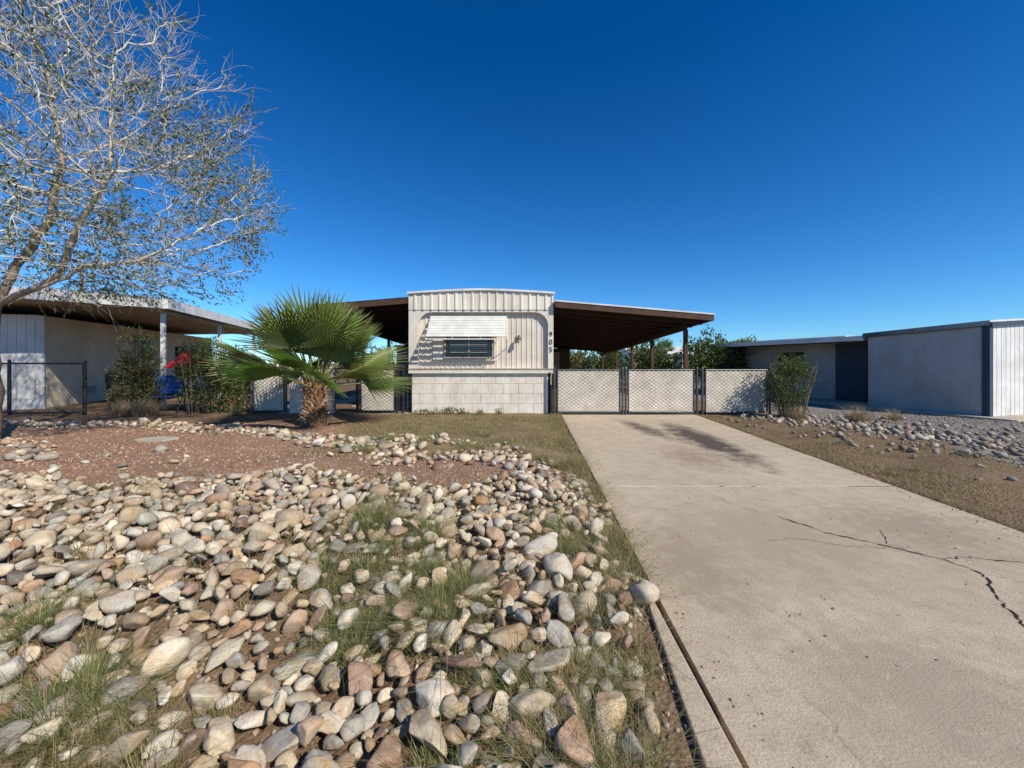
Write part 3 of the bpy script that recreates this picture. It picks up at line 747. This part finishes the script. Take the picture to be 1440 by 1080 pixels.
for i in range(ns):
    t0=i/ns
    y0=10.38-.60*t0; z0=2.60-.60*t0
    y1=y0-.040; z1=z0-.064
    mb.hexa([(-2.16,y1,z1-.005),(-.14,y1,z1-.005),(-.14,y0+.004,z0-.005),(-2.16,y0+.004,z0-.005),(-2.16,y1,z1),(-.14,y1,z1),(-.14,y0,z0),(-2.16,y0,z0)],M['awn'])
    mb.hexa([(-2.15,y1,z1-.004),(-.15,y1,z1-.004),(-.15,y1+.03,z1-.006),(-2.15,y1+.03,z1-.006),(-2.15,y1,z1-.001),(-.15,y1,z1-.001),(-.15,y1+.03,z1-.003),(-2.15,y1+.03,z1-.003)],M['awn'])
for x in (-2.17,-1.5,-.8,-.13): mb.tube((x,10.39,2.53),(x,9.80,1.94),.010,M['awn'],6)
for x in (-2.17,-.13): mb.tube((x,10.39,1.75),(x,9.8,1.95),.010,M['awn'],6)
mb.box(-2.18,-.12,9.79,9.81,1.93,1.96,M['awn'])
mb.obj('window_awning',home)
mb=MB(); mb.box(.13,.24,10.36,10.40,1.93,2.08,M['white2']); mb.tube((.185,10.37,2.04),(.185,10.24,2.06),.012,M['galv']); mb.tube((.185,10.25,2.06),(.185,10.21,1.93),.035,M['galv'],10,.065)
mb.tube((.185,10.21,1.93),(.185,10.20,1.90),.05,M['white2'],10,.03); mb.obj('wall_lamp',home)
for ch,z in (('9',2.03),('0',1.83),('5',1.63)):
    cu=bpy.data.curves.new('num','FONT'); cu.body=ch; cu.size=.19; cu.extrude=.006; cu.align_x='CENTER'
    o=bpy.data.objects.new('house_number_'+ch,cu); link(o,home); o.location=(1.02,10.286,z); o.rotation_euler=(math.pi/2,0,0); cu.materials.append(M['dark'])
mb=MB(); mb.box(1.25,1.7,13.5,14.2,2.9,3.25,M['tan']); mb.box(1.22,1.73,13.47,14.23,3.252,3.28,M['tan']); mb.obj('rooftop_vent',home)
mb=MB()
for i in range(3): mb.box(1.12,1.6,11.2+.3*i,11.5+.3*i,0,.25*(i+1),M['brownl'])
mb.obj('side_steps',home)

# ------------------------------------------------------------ carports
def carport(name,xa,xb,za,zb,y0,y1,drop,posts,side):
    e=empty(name)
    def zz(x,y): return za+(zb-za)*(x-xa)/(xb-xa)-drop*(y-y0)/(y1-y0)
    def P(x,y,dz): return (x,y,zz(x,y)+dz)
    def pris(mb,x0,x1,ya,yb,d0,d1,mm):
        q=[(x0,ya),(x1,ya),(x1,yb),(x0,yb)]
        mb.hexa([P(a,c,d0) for a,c in q]+[P(a,c,d1) for a,c in q],mm)
    lo,hi=min(xa,xb),max(xa,xb)
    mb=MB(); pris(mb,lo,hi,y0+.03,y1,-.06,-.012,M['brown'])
    if side>0: pris(mb,lo-.01,hi+.03,y0-.03,y1,-.010,.026,M['roofw'])
    else: pris(mb,lo-.01,hi+.01,y0-.02,y1,-.010,.008,M['brownl'])
    mb.obj('roof_deck',e)
    mb=MB(); pris(mb,lo,hi,y0-.012,y0+.028,-.16,-.011,M['brownl'])
    ex=xb; pris(mb,ex-.03,ex+.03,y0+.03,y1,-.15,-.062,M['brownl']); mb.obj('fascia',e)
    mb=MB(); y=y0+.5
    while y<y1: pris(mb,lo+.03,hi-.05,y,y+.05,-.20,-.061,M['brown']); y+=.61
    pts=[(px,py) for px,py in posts]
    for (ax,ay),(bx2,by2) in zip(pts[:-1],pts[1:]):
        mb.hexa([P(ax-.05,ay,-.36),P(ax+.05,ay,-.36),P(bx2+.05,by2,-.36),P(bx2-.05,by2,-.36),P(ax-.05,ay,-.202),P(ax+.05,ay,-.202),P(bx2+.05,by2,-.202),P(bx2-.05,by2,-.202)],M['brown'])
    mb.obj('rafters',e)
    mb=MB()
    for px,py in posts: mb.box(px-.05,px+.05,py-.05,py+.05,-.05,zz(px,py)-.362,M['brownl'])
    mb.obj('posts',e,bevel=.006)
    return e
carport('carport',1.12,5.24,2.95,2.60,10.16,22.3,.45,[(4.77,10.75),(4.87,13.6),(4.98,16.2),(5.05,18.9),(5.1,22.0)],1)
carport('patio_cover',-2.75,-5.3,3.07,2.86,10.3,20,.3,[(-5.1,10.7),(-5.15,13.5),(-5.2,16.5),(-5.25,19.8)],-1)
s=empty('storage_shed',(2.2,21,0)); mb=MB(); mb.box(-1.0,.9,0,2.4,-.02,2.05,M['brownl'])
mb.obj('walls',s); mb=MB(); mb.box(-.5,.35,-.03,-.002,0,1.9,M['tan']); mb.obj('door',s); mb=MB(); mb.box(-1.1,1.0,-.1,2.5,2.052,2.12,M['brown']); mb.obj('roof',s)
s=empty('storage_shed',(-4.4,19,0)); mb=MB(); mb.box(-1.2,1.5,0,2.2,-.02,2.1,M['tan']); mb.obj('walls',s)
mb=MB(); mb.box(-.4,.4,-.03,-.002,0,1.9,M['brownl']); mb.obj('door',s); mb=MB(); mb.box(-1.3,1.6,-.1,2.3,2.102,2.2,M['brown']); mb.obj('roof',s)
mb=MB(); mb.add([(-6.4,10.2,.02),(-2.7,10.2,.02),(-2.7,20,.02),(-6.4,20,.02)],[(0,1,2,3)],M['slab']); mb.obj('patio_slab')

# ------------------------------------------------------------ fences
def clip_poly(P,x0,x1,z0,z1):
    for ax,lim,sg in ((0,x0,1),(0,x1,-1),(1,z0,1),(1,z1,-1)):
        out=[]
        for i in range(len(P)):
            a=P[i];b2=P[(i+1)%len(P)]; da=(a[ax]-lim)*sg; db=(b2[ax]-lim)*sg
            if da>=0: out.append(a)
            if (da>=0)!=(db>=0):
                t=da/(da-db); out.append((a[0]+(b2[0]-a[0])*t,a[1]+(b2[1]-a[1])*t))
        P=out
        if len(P)<3: return None
    return P
def weave(mb,x0,x1,z0,z1,y,pitch,w,mm,slope=1.0):
    Hh=z1-z0
    for sgn,yy in ((1,y),(-1,y+.006)):
        c=x0-Hh/slope-pitch
        while c<x1+Hh/slope+pitch:
            if sgn==1: q=[(c,z0),(c+w,z0),(c+w+Hh/slope,z1),(c+Hh/slope,z1)]
            else: q=[(c,z0),(c+w,z0),(c+w-Hh/slope,z1),(c-Hh/slope,z1)]
            p=clip_poly(q,x0,x1,z0,z1)
            if p: mb.add([(a,yy+R.uniform(-.001,.001),b2) for a,b2 in p],[tuple(range(len(p)))],mm)
            c+=pitch
def panel(mb,x0,x1,y,z0,z1,tube,slats=True,wire=None):
    for a,b2 in (((x0,y,z0),(x0,y,z1)),((x1,y,z0),(x1,y,z1)),((x0,y,z1),(x1,y,z1)),((x0,y,z0),(x1,y,z0))): mb.tube(a,b2,.021,tube,8)
    if slats:
        weave(mb,x0+.02,x1-.02,z0+.02,z1-.02,y,.12,.106,M['slat'],.75)
        weave(mb,x0+.02,x1-.02,z0+.02,z1-.02,y-.012,.12,.009,M['galv'],.75)
    else: weave(mb,x0+.02,x1-.02,z0+.02,z1-.02,y,.07,.005,wire or M['black'],1.0)
def post(mb,x,y,z,tube): mb.tube((x,y,-.05),(x,y,z),.03,tube,10); mb.tube((x,y,z),(x,y,z+.035),.034,tube,10,.012)
e=empty('slatted_chain_link_fence'); mb=MB(); yF=10.27
for a,b2 in ((1.18,2.80),(3.02,4.72),(5.02,6.62)): panel(mb,a,b2,yF-.12,.07,1.16,M['galv'])
mb.obj('gate_panels',e); mb=MB()
for x in (1.10,2.87,2.95,4.80,4.94,6.69): post(mb,x,yF-.12,1.2,M['galv'])
mb.obj('posts',e)
e=empty('slatted_chain_link_fence'); mb=MB()
panel(mb,-3.97,-3.08,yF,.08,1.19,M['black']); panel(mb,-6.78,-5.98,yF,.08,1.22,M['galv'])
mb.obj('gate_panels',e); mb=MB()
for x in (-4.03,-3.02,-2.86,-6.84,-5.93): post(mb,x,yF,1.24,M['black'] if x>-5 else M['galv'])
panel(mb,-2.98,-2.76,yF+.05,.08,1.2,M['black'],False); panel(mb,-4.66,-4.09,yF+.03,.08,1.2,M['black'],False); mb.obj('posts',e)
e=empty('chain_link_fence'); mb=MB()
panel(mb,-13.6,-12.75,9.9,.08,1.33,M['black'],False,M['wire']); panel(mb,-12.7,-10.85,9.9,.08,1.33,M['black'],False,M['wire'])
panel(mb,-16.5,-13.65,9.9,.08,1.33,M['black'],False,M['wire'])
panel(mb,-9.0,-6.9,10.75,.08,1.2,M['black'],False,M['wire'])
for x in (-13.62,-12.72,-10.8): post(mb,x,9.9,1.4,M['black'])
mb.obj('mesh_and_posts',e)
e=empty('block_wall'); mb=MB()
for r_ in range(6):
    x=-5.86-(.2 if r_%2 else 0)
    while x<-4.74:
        a=max(x,-5.86);b2=min(x+.4,-4.74)
        if b2-a>.04: mb.box(a+.003,b2-.003,yF+.02,yF+.2,.2*r_+.003,.2*r_+.197,M['block'])
        x+=.4
mb.box(-5.855,-4.745,yF+.03,yF+.19,0,1.19,M['tan']); mb.box(-5.9,-4.7,yF,yF+.22,1.201,1.25,M['white2'])
mb.obj('blocks_and_cap',e,bevel=.004)

# ------------------------------------------------------------ left neighbour
ang=math.atan2(.30,.954)
h=empty('neighbour_house',(-9.7,11,0),ang)
def lz(x): return 3.27-.04*abs(x+3)  if x<-3 else 3.27-.045*abs(x+3)
mb=MB()
for a,b2 in ((-12.5,-3),(-3,0)):
    mb.hexa([(a,0,lz(a)-.20),(b2,0,lz(b2)-.20),(b2,14,lz(b2)-.20),(a,14,lz(a)-.20),(a,0,lz(a)),(b2,0,lz(b2)),(b2,14,lz(b2)),(a,14,lz(a))],M['soffit'])
mb.obj('roof',h)
mb=MB()
for a,b2 in ((-12.5,-3),(-3,.02)):
    mb.hexa([(a,-.04,lz(a)-.27),(b2,-.04,lz(b2)-.27),(b2,-.002,lz(b2)-.27),(a,-.002,lz(a)-.27),(a,-.04,lz(a)+.02),(b2,-.04,lz(b2)+.02),(b2,-.002,lz(b2)+.02),(a,-.002,lz(a)+.02)],M['fwhite'])
mb.box(.002,.04,-.03,14,lz(0)-.27,lz(0)+.02,M['fwhite']); mb.obj('fascia',h)
mb=MB(); mb.box(-11.5,-3.68,1.4,13,0,lz(-11.5)-.21,M['cream']); mb.obj('walls',h)
mb=MB(); x=-11.5
while x<-3.7: mb.box(x,x+.19,1.37,1.398,0,2.7,M['bluew']); x+=.2
mb.obj('front_siding',h)
mb=MB(); mb.box(-3.68,-3.62,5.9,7.2,1.1,2.35,M['fwhite']); mb.box(-3.62,-3.61,5.98,7.12,1.18,2.27,M['glass'])
mb.box(-3.68,-3.62,9.0,9.95,0,2.1,M['brown']); mb.box(-3.68,-3.64,3.2,3.7,.35,.55,M['slate'])
for z in (.36,.40,.44,.48,.52): mb.box(-3.639,-3.63,3.22,3.68,z,z+.015,M['fwhite'])
mb.obj('window_and_door',h)
mb=MB()
for y in (.35,4.3,8.3,12.5): mb.box(-.32,-.22,y,y+.1,-.02,lz(0)-.205,M['fwhite'])
mb.box(-.34,-.2,.2,13.5,lz(0)-.36,lz(0)-.206,M['soffit']); mb.obj('carport_posts',h,bevel=.005)
mb=MB(); mb.add([(-3.68,.1,.012),(0,.1,.012),(0,14,.012),(-3.68,14,.012)],[(0,1,2,3)],M['slab']); mb.obj('carport_slab',h)
c=empty('camp_chair',(-9.3,10.55,0),.4); mb=MB()
for sx in (-.28,.28):
    mb.tube((sx,-.25,0),(sx,.25,.5),.012,M['galv']); mb.tube((sx,.25,0),(sx,-.25,.5),.012,M['galv']); mb.tube((sx,.22,.45),(sx,.34,1.0),.012,M['galv'])
mb.obj('frame',c); mb=MB()
mb.hexa([(-.28,-.25,.44),(.28,-.25,.44),(.28,.25,.40),(-.28,.25,.40),(-.28,-.25,.46),(.28,-.25,.46),(.28,.25,.42),(-.28,.25,.42)],M['blue'])
mb.hexa([(-.3,.22,.5),(.3,.22,.5),(.3,.26,.5),(-.3,.26,.5),(-.32,.32,1.0),(.32,.32,1.0),(.32,.36,1.0),(-.32,.36,1.0)],M['blue'])
mb.obj('seat_and_back',c,bevel=.01)
c=empty('patio_umbrella',(-9.2,11.1,0)); mb=MB(); mb.tube((0,0,0),(0,0,1.8),.02,M['galv']); mb.tube((0,0,1.2),(0,0,1.7),.55,M['red'],9,.05); mb.tube((0,0,0),(0,0,.08),.22,M['dark'],12); mb.obj('canopy_and_pole',c)
c=empty('trash_bin',(-10.75,10.9,0),.2); mb=MB()
mb.hexa([(-.24,-.25,.05),(.24,-.25,.05),(.24,.25,.05),(-.24,.25,.05),(-.3,-.32,1.0),(.3,-.32,1.0),(.3,.32,1.0),(-.3,.32,1.0)],M['dark'])
mb.hexa([(-.32,-.36,1.002),(.32,-.36,1.002),(.32,.34,1.002),(-.32,.34,1.002),(-.28,-.3,1.07),(.28,-.3,1.07),(.28,.34,1.09),(-.28,.34,1.09)],M['dark'])
mb.tube((-.3,.3,.1),(.3,.3,.1),.1,M['black'],12); mb.obj('bin_body',c,bevel=.02)

# ------------------------------------------------------------ right neighbour
h=empty('neighbour_house',(11.57,9.5,0),ang)
def rz(x,y=0): return (2.36+.065*x if x<4 else 2.36+.26-.065*(x-4))-.05*min(y,2.6)
mb=MB(); 
def wallp(x0,x1,y0,y1,mm):
    mb.hexa([(x0,y0,-.05),(x1,y0,-.05),(x1,y1,-.05),(x0,y1,-.05),(x0,y0,rz(x0,y0)-.1),(x1,y0,rz(x1,y0)-.1),(x1,y1,rz(x1,y1)-.1),(x0,y1,rz(x0,y1)-.1)],mm)
wallp(0,4,0,2.5,M['greyw']); wallp(4.0,8,0,2.5,M['greyw']); mb.obj('storage_wing',h)
mb=MB(); x=.09
while x<8: 
    w=.195; mb.hexa([(x,-.03,.02),(x+w-.02,-.03,.02),(x+w-.02,-.002,.02),(x,-.002,.02),(x,-.03,rz(x)-.12),(x+w-.02,-.03,rz(x+w-.02)-.12),(x+w-.02,-.002,rz(x+w-.02)-.12),(x,-.002,rz(x)-.12)],M['fwhite']); x+=w
mb.obj('front_siding',h)
mb=MB(); mb.box(-.06,.08,-.05,.0,-.02,2.26,M['slate']); mb.box(-.03,-.002,.0,.1,-.02,2.26,M['slate'])
mb.hexa([(-.08,-.06,2.24),(-.03,-.06,2.24),(-.03,2.6,2.11),(-.08,2.6,2.11),(-.08,-.06,2.37),(-.03,-.06,2.37),(-.03,2.6,2.24),(-.08,2.6,2.24)],M['slate'])
mb.hexa([(-.08,-.1,rz(0)-.13),(4,-.1,rz(4)-.13),(4,-.062,rz(4)-.13),(-.08,-.062,rz(0)-.13),(-.08,-.1,rz(0)-.03),(4,-.1,rz(4)-.03),(4,-.062,rz(4)-.03),(-.08,-.062,rz(0)-.03)],M['slate'])
mb.obj('dark_trim',h)
mb=MB()
for a,b2 in ((-.08,4),(4,8.1)):
    mb.hexa([(a,-.061,rz(a)-.098),(b2,-.061,rz(b2)-.098),(b2,2.6,rz(b2,2.6)-.098),(a,2.6,rz(a,2.6)-.098),(a,-.061,rz(a)+.02),(b2,-.061,rz(b2)+.02),(b2,2.6,rz(b2,2.6)+.02),(a,2.6,rz(a,2.6)+.02)],M['roofw'])
mb.obj('roof',h)
mb=MB(); mb.box(1.2,8,2.52,9,-.05,2.04,M['greyw']); mb.obj('house_wall',h)
mb=MB(); mb.box(1.14,1.198,3.2,4.15,.02,2.0,M['slate']); mb.box(1.15,1.198,5.3,6.3,1.0,1.75,M['glass']); mb.obj('door_and_window',h)
mb=MB(); mb.box(0.0,8.1,2.605,8.8,2.06,2.15,M['soffit']); mb.obj('porch_roof',h)
mb=MB(); mb.box(-.04,-.002,2.605,8.85,2.03,2.18,M['fwhite']); mb.box(-.04,8.1,8.802,8.84,2.03,2.18,M['fwhite']); mb.box(1.4,5,4,7.5,2.152,2.3,M['roofw']); mb.obj('porch_fascia',h)
mb=MB()
for y in (7.8,): mb.box(.04,.13,y,y+.09,0,2.058,M['slate'])
mb.obj('porch_posts',h)
mb=MB(); mb.box(-.35,1.2,-.6,8.6,-.06,.045,M['slab']); mb.box(1.2,8.2,-.6,-.05,-.06,.045,M['slab']); mb.obj('walkway',h,bevel=.01)
h=empty('distant_house',(15.5,40,0)); mb=MB(); mb.box(-3,3,0,6,0,2.2,M['cream']); mb.obj('walls',h)
mb=MB(); mb.add([(-3.4,-.4,2.21),(3.4,-.4,2.21),(3.4,6.4,2.21),(-3.4,6.4,2.21),(-3.4,3,3.1),(3.4,3,3.1)],[(0,1,5,4),(2,3,4,5),(0,4,3),(1,2,5),(3,2,1,0)],M['fwhite']); mb.obj('roof',h)
mb=MB(); mb.box(-1.5,-.3,-.02,-.002,.9,1.8,M['glass']); mb.box(1,1.9,-.02,-.002,0,2,M['slate']); mb.obj('window_and_door',h)
h=empty('utility_pole',(-33,30,0)); mb=MB(); mb.tube((0,0,0),(0,0,8.2),.14,M['brown'],10,.1); mb.box(-1,1,-.05,.05,7.5,7.62,M['brown'])
for x in (-.9,0,.9): mb.tube((x,0,7.62),(x,0,7.8),.04,M['slate'])
mb.obj('pole_and_crossarm',h)
mb=MB()
for (x,y,a) in ((-5.9,6.5,.4),):
    k=7; r0=[a*R.uniform(.8,1.05) for _ in range(k)]; z=float(terr(x,y))
    vs=[(x+r0[i]*math.cos(i*6.283/k),y+.55*r0[i]*math.sin(i*6.283/k),z+dz) for dz in (-.03,.03) for i in range(k)]
    mb.add(vs,[tuple(range(k,2*k))]+[(i,(i+1)%k,k+(i+1)%k,k+i) for i in range(k)],M['slab'])
mb.obj('stepping_stone')

# ------------------------------------------------------------ light, sky, camera
EL=math.radians(40); to=Vector((.74*math.cos(EL),-.67*math.cos(EL),math.sin(EL))).normalized()
sl=bpy.data.lights.new('sun','SUN'); sl.energy=5.0; sl.angle=math.radians(.5); sl.color=(1,.925,.79)
so=bpy.data.objects.new('sun',sl); link(so); so.rotation_euler=(-to).to_track_quat('-Z','Y').to_euler()
w=bpy.data.worlds.new('World'); scene.world=w; w.use_nodes=True; nt=w.node_tree; bg=nt.nodes['Background']
sk=nt.nodes.new('ShaderNodeTexSky'); sk.sky_type='NISHITA'; sk.sun_disc=False; sk.sun_elevation=EL; sk.sun_rotation=math.atan2(to.x,to.y)
sk.altitude=800; sk.air_density=1.0; sk.dust_density=.0; sk.ozone_density=4.0
tc=nt.nodes.new('ShaderNodeTexCoord'); sx=nt.nodes.new('ShaderNodeSeparateXYZ'); nt.links.new(tc.outputs['Generated'],sx.inputs[0])
g=ramp(nt,sx.outputs['Z'],.0,.62,(.62,.95,1.22),(.34,.62,.96))
c=mixc(nt,1.0,sk.outputs[0],g,'MULTIPLY')
hs=nt.nodes.new('ShaderNodeHueSaturation'); hs.inputs['Saturation'].default_value=1.10
nt.links.new(c,hs.inputs['Color']); nt.links.new(hs.outputs[0],bg.inputs[0]); bg.inputs[1].default_value=.125
cam=bpy.data.cameras.new('camera'); cam.lens=13.75; cam.sensor_width=36; cam.shift_y=-30/1440; cam.clip_end=3000; cam.clip_start=.05
co_=bpy.data.objects.new('camera',cam); link(co_); co_.location=(0,0,1.35); co_.rotation_euler=(math.pi/2,0,0)
scene.camera=co_
scene.view_settings.view_transform='Standard'; scene.view_settings.look='None'; scene.view_settings.exposure=0
